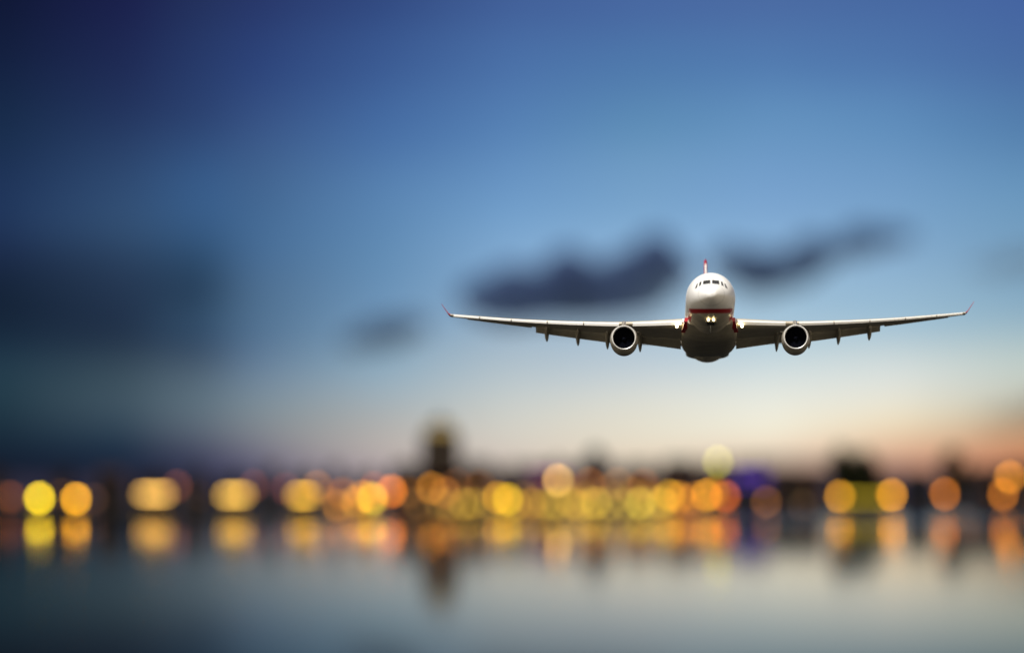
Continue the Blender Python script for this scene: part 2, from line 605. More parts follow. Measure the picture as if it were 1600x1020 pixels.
def fus_d(x, z):
    """distance behind the nose tip of the skin point seen at x, z from straight ahead"""
    lo, hi = 0.0, 9.5
    for _ in range(40):
        mid = (lo + hi) / 2
        zt, zb, w = interp(F_TOP, mid), interp(F_BOT, mid), interp(F_HALF, mid)
        zc, h = (zt + zb) / 2, max(1e-4, (zt - zb) / 2)
        inside = (x / max(w, 1e-4)) ** 2 + ((z - zc) / h) ** 2 < 1
        if inside:
            hi = mid
        else:
            lo = mid
    return hi


def patch(poly, off, name, mat, parent, n=8):
    """a thin pane following the nose skin; poly = four (x, z) corners"""
    (a, b, c, d) = [Vector(p) for p in poly]
    outer, inner = [], []
    for i in range(n + 1):
        for j in range(n + 1):
            u, v = i / n, j / n
            p = (a.lerp(b, u)).lerp(d.lerp(c, u), v)
            dd = fus_d(p.x, p.y)
            outer.append((p.x, dd - off, p.y + off * 0.5))
            inner.append((p.x, dd + 0.05, p.y))
    m = (n + 1) ** 2
    f = []
    for i in range(n):
        for j in range(n):
            q = i * (n + 1) + j
            f.append((q, q + 1, q + n + 2, q + n + 1))
            f.append((m + q, m + q + n + 1, m + q + n + 2, m + q + 1))
    for i in range(n):
        for (p, q) in ((i, i + 1), (n * (n + 1) + i, n * (n + 1) + i + 1), (i * (n + 1), (i + 1) * (n + 1)),
                       (i * (n + 1) + n, (i + 1) * (n + 1) + n)):
            f.append((p, q, m + q, m + p))
    return mesh_obj(name, outer + inner, f, mat, parent, smooth=True)


def airfoil(x, le_d, le_z, chord, thick, inc, n=14, droop=0.0):
    """closed loop of wing section points at span x; inc = nose-up incidence in radians"""
    pts = []
    for i in range(2 * n):
        if i < n:
            s = (1 - math.cos(PI * i / n)) / 2
            s, side = 1 - s, 1
        else:
            s = (1 - math.cos(PI * (i - n) / n)) / 2
            side = -1
        th = 5 * thick * (0.2969 * math.sqrt(s) - 0.126 * s - 0.3516 * s * s + 0.2843 * s ** 3 - 0.1036 * s ** 4)
        camb = 0.02 * math.sin(PI * s)
        d, z = s * chord, (camb + side * th * (1.0 if side > 0 else 0.85)) * chord
        pts.append(Vector((x, le_d + d * math.cos(inc) + z * math.sin(inc), le_z - d * math.sin(inc) + z * math.cos(inc))))
    return pts


# span stations: x, leading edge d, z, chord, thickness ratio, incidence
W_LE = [(2.0, 20.1), (9.4, 24.6), (30.6, 37.3)]
W_Z = [(2.0, -1.02), (9.4, -0.62), (15, -0.05), (22, 0.88), (30.6, 2.30)]
W_CH = [(2.0, 11.6), (9.4, 7.6), (20, 4.9), (30.6, 2.3)]
W_TH = [(2.0, 0.125), (9.4, 0.115), (20, 0.105), (30, 0.10)]
W_INC = [(2.0, 4.0), (9.4, 3.2), (20, 1.0), (30, -1.2)]


def lerp_tab(tab, x):
    if x <= tab[0][0]:
        return tab[0][1]
    for (a, va), (b, vb) in zip(tab, tab[1:]):
        if x <= b:
            return va + (vb - va) * (x - a) / (b - a)
    return tab[-1][1]


def wing_at(x):
    return lerp_tab(W_LE, x), interp(W_Z, x), lerp_tab(W_CH, x), lerp_tab(W_TH, x), R(lerp_tab(W_INC, x))


def wing_point(x, s, dz=0.0):
    """point on the wing's chord plane"""
    le, z, ch, th, inc = wing_at(x)
    return Vector((x, le + s * ch * math.cos(inc), z - s * ch * math.sin(inc) + dz))


def make_airplane():
    a = bpy.data.objects.new('airplane', None)
    COL.objects.link(a)
    tag(a, 'white twin engine passenger airplane with red stripe flying head on above the water', 'airplane')
    # fuselage
    ds = [0.002, 0.03, 0.08, 0.15, 0.25, 0.35, 0.5, 0.7, 0.9, 1.2] + [1.2 + 0.3 * i for i in range(1, 25)] + \
         [9.0, 10, 12, 15, 20, 25, 30, 35, 38, 40, 42, 43.5, 45, 46.5, 48, 50, 52, 54, 56, 58, 60, 61, 62, 62.8, 63.2]
    rings = [[fus(d, 2 * PI * k / 72) for k in range(72)] for d in ds]
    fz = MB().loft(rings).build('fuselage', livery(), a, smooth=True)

    # flight deck windows
    def pane(poly, nm='cockpit_window'):
        w = patch(poly, 0.035, nm, M_GLASS, fz)
        return w
    for s in (-1, 1):
        pane([(s * 0.09, 0.70), (s * 0.94, 0.66), (s * 0.90, 1.22), (s * 0.09, 1.27)])
        pane([(s * 1.14, 0.62), (s * 1.42, 0.50), (s * 1.31, 1.06), (s * 1.08, 1.18)])
        pane([(s * 1.60, 0.40), (s * 1.86, 0.26), (s * 1.64, 0.86), (s * 1.48, 0.98)])
    # wipers
    for s in (-1, 1):
        patch([(s * 0.12, 0.66), (s * 0.62, 0.685), (s * 0.62, 0.71), (s * 0.12, 0.685)], 0.07, 'wiper', M_SEAL, fz, 3)
    # cabin windows and doors along the sides (seen from a step to the side)
    for s in (-1, 1):
        mb = MB()
        for i in range(56):
            d = 9.5 + i * 0.78
            if 13.5 < d < 14.8 or 40 < d < 41.2:
                continue
            ph = s * math.acos(0.62 / 2.82)
            p = fus(d, ph, 0.012)
            t = Vector((0, 1, 0))
            nrm = Vector((math.sin(ph), 0, math.cos(ph)))
            u = t.cross(nrm)
            q = []
            for k in range(8):
                an = 2 * PI * k / 8
                q.append(p + t * 0.12 * math.cos(an) + u * 0.17 * math.sin(an))
            n0 = len(mb.v)
            mb.v += [tuple(x) for x in q] + [tuple(x - nrm * 0.05) for x in q]
            mb.f.append(tuple(range(n0, n0 + 8)))
            for k in range(8):
                mb.f.append((n0 + k, n0 + (k + 1) % 8, n0 + 8 + (k + 1) % 8, n0 + 8 + k))
        o = mb.build('cabin_windows', M_GLASS, a)
        o['kind'] = 'stuff'
        o['label'] = 'row of small dark cabin windows'

    # wing to body fairing
    fd = [(15.5, 0.02), (17, 0.35), (19, 0.75), (22, 1.0), (31, 1.0), (36, 0.7), (40, 0.25), (44, 0.02)]
    rings = []
    for d in [15.5 + 0.5 * i for i in range(58)]:
        k = interp(fd, d)
        half = 2.55 + 0.68 * k
        bot = -2.3 - 0.92 * k
        zc, hh = -1.7, 1.0
        ring = []
        for j in range(48):
            an = 2 * PI * j / 48
            ex = 2.0 / (2.0 + 0.9 * k)
            cx, sz = math.cos(an), math.sin(an)
            x = half * math.copysign(abs(cx) ** ex, cx)
            if sz < 0:
                z = zc + (zc - bot) * -abs(sz) ** ex
            else:
                z = zc + hh * abs(sz) ** 1.0
            ring.append(Vector((x, d, z)))
        rings.append(ring)
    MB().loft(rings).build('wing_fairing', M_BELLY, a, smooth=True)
    # red shoulder where the cheat line sweeps round the wing root
    for s in (-1, 1):
        mb = MB()
        rr = []
        for i in range(9):
            d = 15.8 + i * 0.42
            k = i / 8
            ww = 0.27 * math.sin(PI * min(1, 0.15 + k)) + 0.10
            c = Vector((s * (2.72 + 0.34 * k), d, -1.42 - 0.95 * k))
            rr.append([c + Vector((s * 0.16, 0, ww)), c + Vector((s * 0.24, 0, -ww)), c + Vector((-s * 0.3, 0, -ww)),
                       c + Vector((-s * 0.3, 0, ww))])
        mb.loft(rr).build('root_stripe', M_RED, a, smooth=True)

    # wings
    for s in (-1, 1):
        xs = [2.0, 3.0, 5, 7, 9.4, 11, 13, 15, 17, 20, 22, 24, 26, 28, 29.6, 30.6]
        rings = []
        for x in xs:
            le, z, ch, th, inc = wing_at(x)
            rings.append(airfoil(s * x, le, z, ch, th, inc))
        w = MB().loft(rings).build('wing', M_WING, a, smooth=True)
        # leading edge slats: white drooped noses in front of the wing, split into segments
        for (xa, xb) in ((3.2, 8.9), (10.5, 14.6), (14.72, 18.9), (19.02, 23.2), (23.32, 27.0), (27.12, 30.2)):
            rings = []
            for i in range(7):
                x = xa + (xb - xa) * i / 6
                le, z, ch, th, inc = wing_at(x)
                t = 0.34 - 0.008 * (x - 3)
                hh = max(0.16, t)
                ring = []
                for (dy, dz) in ((0.9, 0.62), (0.45, 0.60), (0.10, 0.40), (-0.05, 0.05), (-0.02, -0.28), (0.12, -0.60),
                                 (0.20, -0.98), (0.40, -1.02), (0.62, -0.55), (0.8, 0.2)):
                    ring.append(Vector((s * x, le - 0.30 * hh / 0.3 + dy * hh * 1.9, z + dz * hh - 0.04)))
                rings.append(ring)
            MB().loft(rings).build('slat', M_WHITE, w, smooth=True)
        # white root section of the leading edge
        rings = []
        for i in range(4):
            x = 2.5 + 0.62 * i / 3
            le, z, ch, th, inc = wing_at(x)
            rings.append([Vector((s * x, le - 0.12 + 0.9 * (1 - math.cos(t)) / 2 * 1.2, z + 0.42 * math.sin(t * 1.0)))
                          for t in [PI * k / 8 for k in range(9)]] +
                         [Vector((s * x, le - 0.12 + 0.9 * (1 - math.cos(t)) / 2 * 1.2, z - 0.30 * math.sin(t)))
                          for t in [PI * k / 8 for k in range(7, 0, -1)]])
        MB().loft(rings).build('root_fillet', M_WHITE, w, smooth=True)
        # flaps, deflected
        for (xa, xb, defl, cf) in ((3.25, 8.75, 24, 0.19), (9.95, 20.4, 24, 0.27)):
            rings = []
            for i in range(5):
                x = xa + (xb - xa) * i / 4
                le, z, ch, th, inc = wing_at(x)
                p = wing_point(x, 0.89, -0.03)
                rings.append(airfoil(s * x, p.y, p.z, ch * cf, 0.13, inc + R(defl), n=8))
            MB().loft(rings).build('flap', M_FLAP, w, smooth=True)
        # aileron, slightly drooped
        rings = []
        for i in range(4):
            x = 20.9 + (28.6 - 20.9) * i / 3
            le, z, ch, th, inc = wing_at(x)
            p = wing_point(x, 0.84, -0.02)
            rings.append(airfoil(s * x, p.y, p.z, ch * 0.19, 0.12, inc + R(6), n=8))
        MB().loft(rings).build('aileron', M_FLAP, w, smooth=True)
        # flap track fairings
        for (x, L, dep) in ((8.05, 5.2, 0.62), (11.9, 4.8, 0.58), (15.4, 4.2, 0.55), (19.1, 3.6, 0.50)):
            p0 = wing_point(x, 0.60, -0.22)
            rings = []
            for i in range(13):
                u = i / 12
                rad = 0.33 * max(0.06, math.sin(PI * (0.06 + 0.90 * u)) ** 0.7)
                cy = p0.y + L * u
                cz = p0.z - 0.05 - u * L * 0.075 - 0.62 * max(0, u - 0.42) / 0.58 * 1.25 * dep / 0.5
                rings.append([Vector((s * x + rad * 0.85 * math.cos(t), cy, cz + rad * 1.7 * math.sin(t)))
                              for t in [2 * PI * k / 12 for k in range(12)]])
            MB().loft(rings).build('flap_track_fairing', M_FLAP, w, smooth=True)
        # winglet
        rings = []
        for (x, z, d, c, th) in ((30.55, 2.28, 37.3, 2.3, 0.10), (30.8, 2.46, 37.7, 1.9, 0.12), (31.02, 2.80, 38.3, 1.45, 0.12),
                                 (31.72, 3.92, 39.4, 0.7, 0.12)):
            rings.append(airfoil(s * x, d, z, c, th, R(-1), n=8))
        MB().loft(rings).build('winglet', M_RED, w, smooth=True)
        # wing root landing light
        p = wing_point(3.75, 0, 0)
        MB().lathe_y([(0.02, p.y - 0.78), (0.14, p.y - 0.75), (0.17, p.y - 0.66), (0.17, p.y + 0.15)], 16,
                     (s * 3.78, p.z - 0.52)).build('landing_light', M_LANDING, w, smooth=True)

        # engine
        ex, ez, e0 = s * 9.92, -3.22, 17.6
        m_prof = [(1.33, e0 + 0.10), (1.42, e0 + 0.22), (1.50, e0 + 0.5), (1.60, e0 + 1.2), (1.63, e0 + 2.0), (1.58, e0 + 3.2),
                  (1.42, e0 + 4.4), (1.24, e0 + 5.3), (1.16, e0 + 5.3), (1.20, e0 + 3.5), (1.265, e0 + 1.3), (1.27, e0 + 0.5)]
        rings = []
        for r, y in m_prof:
            sag = 0.16 * min(1.0, max(0.0, (y - e0 - 0.3) / 1.6)) if r > 1.25 else 0.0
            rings.append([(ex + r * math.cos(t), y, ez + r * math.sin(t) - (sag if math.sin(t) < 0 else 0) * -math.sin(t))
                          for t in [2 * PI * k / 56 for k in range(56)]])
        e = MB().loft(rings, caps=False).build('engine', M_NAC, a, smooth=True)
        lip = [(1.25, e0 + 0.55), (1.245, e0 + 0.30), (1.26, e0 + 0.12), (1.30, e0 + 0.02), (1.345, e0), (1.39, e0 + 0.03),
               (1.425, e0 + 0.13), (1.465, e0 + 0.32)]
        MB().lathe_y(lip, 56, (ex, ez), caps=False).build('inlet_lip', M_LIP, e, smooth=True)
        MB().lathe_y([(1.248, e0 + 0.40), (1.245, e0 + 1.0), (1.24, e0 + 1.75)], 48, (ex, ez), caps=False).build(
            'inlet_duct', M_DARK, e, smooth=True)
        fan = MB().lathe_y([(1.235, e0 + 1.72), (1.235, e0 + 1.8)], 40, (ex, ez))
        for k in range(24):
            an = 2 * PI * k / 24
            q = []
            for (r, tw, wd) in ((0.34, 0.9, 0.13), (0.75, 0.7, 0.16), (1.15, 0.5, 0.19)):
                cc = Vector((math.cos(an), 0, math.sin(an))) * r
                tt = Vector((-math.sin(an), 0, math.cos(an)))
                q.append((cc + tt * wd * math.cos(tw) + Vector((0, -wd * math.sin(tw), 0)),
                          cc - tt * wd * math.cos(tw) + Vector((0, wd * math.sin(tw), 0))))
            rr = [[Vector((ex, e0 + 1.45, ez)) + v for v in (p1, p2, p2 + Vector((0, 0.02, 0)), p1 + Vector((0, 0.02, 0)))]
                  for p1, p2 in q]
            fan.loft(rr)
        fan.build('fan', M_FAN, e)
        MB().lathe_y([(0.01, e0 + 0.85), (0.10, e0 + 0.93), (0.24, e0 + 1.15), (0.34, e0 + 1.5), (0.34, e0 + 1.7)], 24,
                     (ex, ez)).build('spinner', M_FAN, e, smooth=True)
        MB().lathe_y([(0.80, e0 + 4.4), (0.72, e0 + 5.6), (0.5, e0 + 6.3), (0.32, e0 + 6.4), (0.05, e0 + 7.3)], 32,
                     (ex, ez)).build('exhaust_cone', M_METAL, e, smooth=True)
        # pylon
        rings = []
        for (y, w0, zt, zb) in ((e0 + 0.9, 0.03, ez + 1.66, ez + 1.45), (e0 + 1.6, 0.14, ez + 1.98, ez + 1.4),
                                (e0 + 3.5, 0.24, ez + 2.42, ez + 1.3), (e0 + 6.8, 0.26, -0.75, ez + 0.9),
                                (e0 + 10.5, 0.18, -1.15, -1.6), (e0 + 12, 0.03, -1.3, -1.45)):
            rings.append([(ex - w0, y, zb), (ex + w0, y, zb), (ex + w0, y, zt - 0.1), (ex + w0 * 0.4, y, zt),
                          (ex - w0 * 0.4, y, zt), (ex - w0, y, zt - 0.1)])
        MB().loft(rings).build('pylon', M_NAC, a, smooth=True)
        # nacelle strake
        st = MB().loft([[(ex - s * (1.45 + o), e0 + y, ez + 0.75 + o * 0.5 + t) for (o, y, t) in
                         ((0, 1.2, 0), (0.30, 2.1, 0), (0.0, 2.6, 0))],
                        [(ex - s * (1.45 + o), e0 + y, ez + 0.75 + o * 0.5 + t) for (o, y, t) in
                         ((0, 1.2, 0.04), (0.30, 2.1, 0.04), (0.0, 2.6, 0.04))]])
        st.build('strake', M_NAC, e)
        # tailplane
        rings = [airfoil(s * 0.6, 53.6, 1.15, 5.4, 0.10, R(-1), n=8), airfoil(s * 9.7, 59.6, 2.0, 2.0, 0.09, R(-1), n=8)]
        MB().loft(rings).build('tailplane', M_WING, a, smooth=True)

    # fin
    rings = []
    for (z, d, c, t) in ((2.2, 47.5, 9.2, 0.060), (3.2, 49.2, 7.8, 0.062), (11.4, 57.2, 3.1, 0.11), (11.75, 57.8, 2.4, 0.09)):
        ring = []
        for p in airfoil(0, d, 0, c, t, 0, n=10):
            ring.append(Vector((p.z - 0.02 * c * math.sin(PI * (p.y - d) / c), p.y, z)))
        rings.append(ring)
    fin = MB().loft(rings).build('fin', M_WHITE, a, smooth=True)
    rings = []
    for (z, d, w0) in ((2.4, 47.55, 0.16), (3.2, 49.0, 0.20), (11.4, 57.0, 0.20), (11.9, 57.6, 0.14)):
        rings.append([(-w0, d + 1.0, z), (-w0 * 0.8, d + 0.1, z), (0, d - 0.10, z), (w0 * 0.8, d + 0.1, z), (w0, d + 1.0, z)])
    MB().loft(rings).build('fin_edge', M_RED, fin, smooth=True)
    rings = []
    for (z, d, w0) in ((2.6, 47.8, 0.08), (3.2, 48.95, 0.09), (11.2, 56.72, 0.09)):
        rings.append([(-w0, d - 0.02, z), (-w0 * 0.6, d - 0.12, z), (w0 * 0.6, d - 0.12, z), (w0, d - 0.02, z), (0, d + 0.2, z)])
    MB().loft(rings).build('fin_de_icing_strip', M_WHITE, fin, smooth=True)

    # nose gear bay, doors and taxi lights
    MB().box(-0.42, 0.42, 6.3, 9.0, -3.05, -2.62).build('gear_bay', M_SEAL, a)
    for s in (-1, 1):
        MB().loft([[(s * 0.46, 6.2, -2.62), (s * 0.52, 6.2, -2.62), (s * 0.60, 6.2, -3.02), (s * 0.54, 6.2, -3.02)],
                   [(s * 0.46, 9.1, -2.62), (s * 0.52, 9.1, -2.62), (s * 0.60, 9.1, -3.02), (s * 0.54, 9.1, -3.02)]]).build(
            'gear_door', M_BELLY, a)
        MB().lathe_y([(0.02, 5.98), (0.10, 6.0), (0.125, 6.08), (0.12, 6.3)], 16, (s * 0.30, -2.82)).build(
            'taxi_light', M_LANDING, a, smooth=True)
    # small aerials and probes under the nose
    for (x, d, z, h) in ((0.0, 10.6, -2.8, 0.34), (0.0, 13.8, -2.8, 0.28)):
        MB().loft([[(x - 0.03, d, z), (x + 0.03, d, z), (x + 0.03, d + 0.4, z), (x - 0.03, d + 0.4, z)],
                   [(x - 0.02, d + 0.2, z - h), (x + 0.02, d + 0.2, z - h), (x + 0.02, d + 0.42, z - h),
                    (x - 0.02, d + 0.42, z - h)]]).build('antenna', M_WHITE, a)
    # place: cylinder centre 8 m behind the nose tip is seen at 1110, 465
    pitch = R(6.35)
    a.rotation_euler = (-pitch, R(-0.19), -0.0212)
    target = at(1110.6, 465, 680)
    M = a.rotation_euler.to_matrix()
    a.location = target - M @ Vector((0, 8.0, 0))
    # keep the empty inside the craft: move its origin to the wing centre
    return a


PLANE = make_airplane()

# ------------------------------------------------------------------ town
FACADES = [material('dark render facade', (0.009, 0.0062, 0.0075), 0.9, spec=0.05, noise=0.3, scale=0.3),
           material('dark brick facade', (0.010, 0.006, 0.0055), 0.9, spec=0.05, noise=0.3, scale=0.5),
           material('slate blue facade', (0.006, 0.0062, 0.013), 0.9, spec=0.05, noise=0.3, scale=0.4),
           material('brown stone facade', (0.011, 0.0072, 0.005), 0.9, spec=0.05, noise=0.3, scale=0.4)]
M_ROOF = material('dark slate roof', (0.006, 0.0055, 0.0075), 0.8, spec=0.05, noise=0.4, scale=0.6)
M_ROOF2 = material('dull red tile roof', (0.02, 0.011, 0.010), 0.85, spec=0.05, noise=0.4, scale=0.6)
M_FRAME = material('window frame', (0.03, 0.025, 0.02), 0.7, spec=0.1)
M_PANE = material('dark window pane', (0.010, 0.011, 0.014), 0.15)
M_DOOR = material('dark door', (0.03, 0.02, 0.015), 0.6)
M_POLE = material('dark iron', (0.02, 0.02, 0.022), 0.5, metal=0.5)


def glow(name, rgb, strength):
    return material(name, (0.03, 0.028, 0.025), 0.5, spec=0.1, emit=(srgb(*rgb), strength))


M_WARM = glow('warm lit pane', (255, 160, 70), 0.3)


def copy_child(src, parent, loc, name=None):
    c = src.copy()
    COL.objects.link(c)
    c.parent = parent
    c.location = loc
    return c


_win = {}


def window_mesh(kind, w, h):
    key = (kind, round(w, 2), round(h, 2))
    if key not in _win:
        fr = MB()
        t = 0.14
        fr.box(-w / 2, w / 2, -0.10, 0.05, -h / 2, -h / 2 + t)
        fr.box(-w / 2, w / 2, -0.10, 0.05, h / 2 - t, h / 2)
        fr.box(-w / 2, -w / 2 + t, -0.10, 0.05, -h / 2 + t, h / 2 - t)
        fr.box(w / 2 - t, w / 2, -0.10, 0.05, -h / 2 + t, h / 2 - t)
        fo = fr.build('window', M_FRAME)
        po = MB().box(-w / 2 + t, w / 2 - t, -0.04, 0.04, -h / 2 + t, h / 2 - t).build('pane', M_WARM if kind else M_PANE)
        _win[key] = (fo.data, po.data)
        bpy.data.objects.remove(fo)
        bpy.data.objects.remove(po)
    return _win[key]


def put_window(parent, x, z, w, h, lit):
    fm, pm = window_mesh(lit, w, h)
    f = bpy.data.objects.new('window', fm)
    COL.objects.link(f)
    f.parent = parent
    f.location = (x, 0, z)
    p = bpy.data.objects.new('pane', pm)
    COL.objects.link(p)
    p.parent = f


def building(x0, x1, ytop, style, dist, label, fac_i, lit=0.15, depth=14, cat='building', band=None):
    ytop -= 19
    """a waterside block; x0, x1 and ytop in photo pixels at its distance"""
    k = K * dist
    w = (x1 - x0) * k - 0.6
    H = CAM_H + (HORIZON - ytop) * k - 1.3
    c = at((x0 + x1) / 2, 770, dist)
    b = empty('building', (c.x, dist, 1.3))
    tag(b, label, cat, 'buildings along the far quay')
    roof_h = {'flat': 0.7, 'gable': 3.0, 'hip': 3.0, 'mansard': 3.2, 'dome': 5.5}[style]
    wall_h = max(3.5, H - roof_h)
    fm = FACADES[fac_i]
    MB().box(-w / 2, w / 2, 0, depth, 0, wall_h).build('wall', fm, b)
    MB().box(-w / 2 - 0.15, w / 2 + 0.15, -0.15, 0.0, wall_h - 0.5, wall_h - 0.05).build('cornice', fm, b)
    e = 0.35
    if style == 'flat':
        r = MB().box(-w / 2 - e, w / 2 + e, -e, depth + e, wall_h + .003, wall_h + 0.35)
        rf = r.build('roof', M_ROOF, b)
        MB().box(w * 0.1, w * 0.1 + 2.4, 4, 7, wall_h + 0.36, wall_h + 1.9).build('roof_hut', fm, rf)
    elif style == 'gable':
        r = MB().loft([[(-w / 2 - e, -e, wall_h + .003), (-w / 2 - e, depth + e, wall_h + .003), (-w / 2 - e, depth / 2, H)],
                       [(w / 2 + e, -e, wall_h + .003), (w / 2 + e, depth + e, wall_h + .003), (w / 2 + e, depth / 2, H)]])
        rf = r.build('roof', M_ROOF2, b)
    elif style == 'hip':
        q = min(w * 0.3, depth * 0.45)
        r = MB()
        r.v = [(-w / 2 - e, -e, wall_h + .003), (w / 2 + e, -e, wall_h + .003), (w / 2 + e, depth + e, wall_h + .003),
               (-w / 2 - e, depth + e, wall_h + .003), (-w / 2 + q, depth / 2, H), (w / 2 - q, depth / 2, H)]
        r.f = [(0, 1, 5, 4), (1, 2, 5), (2, 3, 4, 5), (3, 0, 4), (0, 3, 2, 1)]
        rf = r.build('roof', M_ROOF, b)
    elif style == 'mansard':
        r = MB().loft([[(-w / 2 - e, -e, wall_h + .003), (w / 2 + e, -e, wall_h + .003), (w / 2 + e, depth + e, wall_h + .003),
                        (-w / 2 - e, depth + e, wall_h + .003)],
                       [(-w / 2 + 1, 1.2, H - 0.4), (w / 2 - 1, 1.2, H - 0.4), (w / 2 - 1, depth - 1.2, H - 0.4),
                        (-w / 2 + 1, depth - 1.2, H - 0.4)],
                       [(-w / 2 + 2, 4, H), (w / 2 - 2, 4, H), (w / 2 - 2, depth - 4, H), (-w / 2 + 2, depth - 4, H)]])
        rf = r.build('roof', M_ROOF, b)
    else:
        r = MB().box(-w / 2 - e, w / 2 + e, -e, depth + e, wall_h + .003, wall_h + 0.5)
        rd = min(w * 0.3, 6)
        r.lathe([(rd, wall_h + 0.5), (rd, wall_h + 1.4), (rd * 0.95, wall_h + 2.6), (rd * 0.75, wall_h + 4.0),
                 (rd * 0.4, wall_h + 5.0), (0.3, H), (0.15, H + 1.4)], 24, (0, depth / 2))
        rf = r.build('roof', M_ROOF, b)
    if style in ('gable', 'hip', 'mansard'):
        for cx in (-w * 0.22, w * 0.18):
            MB().box(cx - 0.4, cx + 0.4, depth / 2 - 2.2, depth / 2 - 1.4, wall_h + 0.6, H + 0.6).build('chimney', fm, rf)
    # windows
    floors = max(1, int((wall_h - 1.2) // 3.0))
    n = max(2, int(w // 3.2))
    while n * floors > 60:
        n -= 1
    wb = empty_part = None
    for fl in range(floors):
        for i in range(n):
            x = -w / 2 + (i + 0.5) * w / n
            if fl == 0 and i == n // 2:
                continue
            z = 1.9 + fl * 3.0
            if band and band[0] - 1.3 < z < band[1] + 1.3 and abs(x) < band[2] / 2 + 1.2:
                continue
            put_window(b, x, z, 1.3, 1.7, random.random() < lit)
    dx = -w / 2 + (n // 2 + 0.5) * w / n
    dr = MB().box(dx - 0.7, dx + 0.7, -0.12, 0.05, 0.02, 2.3).build('door', M_DOOR, b)
    MB().box(dx + 0.45, dx + 0.55, -0.2, -0.125, 1.0, 1.15).build('handle', M_POLE, dr)
    return b, w, H, wall_h


def lit_band(b, cx, z, length, height, mat, name='lit_window'):
    """a long lit glazed band on the water front of a building"""
    f = MB()
    f.box(cx - length / 2 - 0.15, cx + length / 2 + 0.15, -0.30, 0.02, z - height / 2 - 0.15, z - height / 2)
    f.box(cx - length / 2 - 0.15, cx + length / 2 + 0.15, -0.30, 0.02, z + height / 2, z + height / 2 + 0.15)
    fo = f.build('window_frame', M_FRAME, b)
    return MB().box(cx - length / 2, cx + length / 2, -0.24, 0.015, z - height / 2, z + height / 2).build(name, mat, fo)


def zl(py, dist):
    return CAM_H + (HORIZON - py) * K * dist - 1.3


BD = 2018.0
buildings = [
    (-60, 8, 749, 'flat', 0, 'flat roofed dark block at the dark end of the quay, behind the dim brown lamp'),
    (150, 192, 752, 'gable', 1, 'low gabled house between the twin yellow lamps and the first lit pavilion'),
    (288, 322, 750, 'hip', 3, 'narrow dark hip roofed house between the first and second lit pavilions'),
    (412, 434, 746, 'gable', 0, 'very narrow dark house between the second and third lit pavilions'),
    (513, 535, 744, 'hip', 2, 'narrow blue grey house between the third and fourth lit pavilions'),
    (609, 652, 742, 'mansard', 0, 'dark mansard roofed block beside the orange red lamp, next to the tall tower'),
    (724, 772, 738, 'mansard', 3, 'brown mansard roofed block adjoining the tall clock tower'),
    (774, 818, 747, 'flat', 1, 'low brick block behind the brightest yellow lamp'),
    (900, 962, 719, 'dome', 2, 'domed dark blue hall rising above the row of mauve lamps'),
    (966, 1030, 741, 'hip', 0, 'wide hip roofed block between the domed hall and the gold lamp cluster'),
    (1032, 1092, 736, 'mansard', 1, 'brick mansard block behind the crowded gold lamps'),
    (1094, 1142, 740, 'flat', 3, 'flat brown block directly under the tall pale green mast light'),
    (1206, 1288, 750, 'gable', 0, 'long dark shed with no lamps between the violet lit building and the olive strip'),
    (1414, 1458, 752, 'hip', 2, 'low blue grey house between two orange lamps near the dark tree'),
    (1522, 1562, 748, 'gable', 1, 'low brick gabled house under the overlapping orange lamp pair'),
    (1564, 1660, 744, 'mansard', 0, 'large dark mansard block cut by the right edge of the photo'),
]
for (x0, x1, yt, st, fi, lb) in buildings:
    building(x0, x1, yt, st, BD + random.uniform(0, 6), lb, fi)

# pavilions with a long lit window band on the upper floor
pavs = [
    (65, 128, 772, 40, 754, (150, 100, 50), 2.4, 'dim pavilion standing right behind the twin yellow lamps', 52),
    (194, 287, 771.5, 0, 758, (255, 195, 95), 9.2, 'brightly lit cream pavilion, first one right of the twin yellow lamps', 0),
    (323, 410, 773, 0, 758, (255, 198, 85), 9.6, 'brightly lit cream pavilion standing between two dim purple lamps', 0),
    (435, 512, 774, 0, 757, (255, 195, 68), 10.0, 'brightly lit yellow pavilion beside the small purple lamp', 0),
    (535, 607, 775, 0, 757, (255, 165, 52), 9.0, 'orange lit pavilion beside the orange red lamp', 0),
    (1290, 1412, 777, 0, 752, (190, 165, 45), 3.0, 'dim olive lit pavilion below the dark tree, between two orange lamps', 0),
]
for i, (x0, x1, yc, _, yt, rgb, stv, lb, _2) in enumerate(pavs):
    dist = BD - 4
    span = max(2.0, ((x1 - x0) - 50) * K * dist)
    hw = span * 0.5 / (K * dist) + 9
    zc = zl(yc, dist)
    b, w, H, wh = building((x0 + x1) / 2 - hw, (x0 + x1) / 2 + hw, yt, 'flat', dist, lb, i % 4, lit=0.0, depth=9,
                           cat='pavilion', band=(zc - 0.5, zc + 0.5, span))
    b.name = 'pavilion'
    b['group'] = 'lit pavilions on the quay'
    lit_band(b, 0, zc, span, 0.95, glow('pavilion glow %d' % i, rgb, stv))

# magenta and violet lit buildings
b, w, H, wh = building(822, 896, 741, 'flat', BD + 1, 'low block with magenta lit window band behind the pale pink lamp', 0)
lit_band(b, 0, wh - 3.6, w * 0.8, 1.2, glow('magenta tube', (200, 60, 170), 0.9))
b, w, H, wh = building(1144, 1204, 737, 'flat', BD + 2, 'block washed by violet lit window bands beside the orange red lamp', 2)
lit_band(b, 0, wh - 4.0, w * 0.9, 1.6, glow('violet tube', (84, 36, 190), 1.0))
lit_band(b, 0, wh - 6.8, w * 0.9, 1.2, MATS['violet tube'])


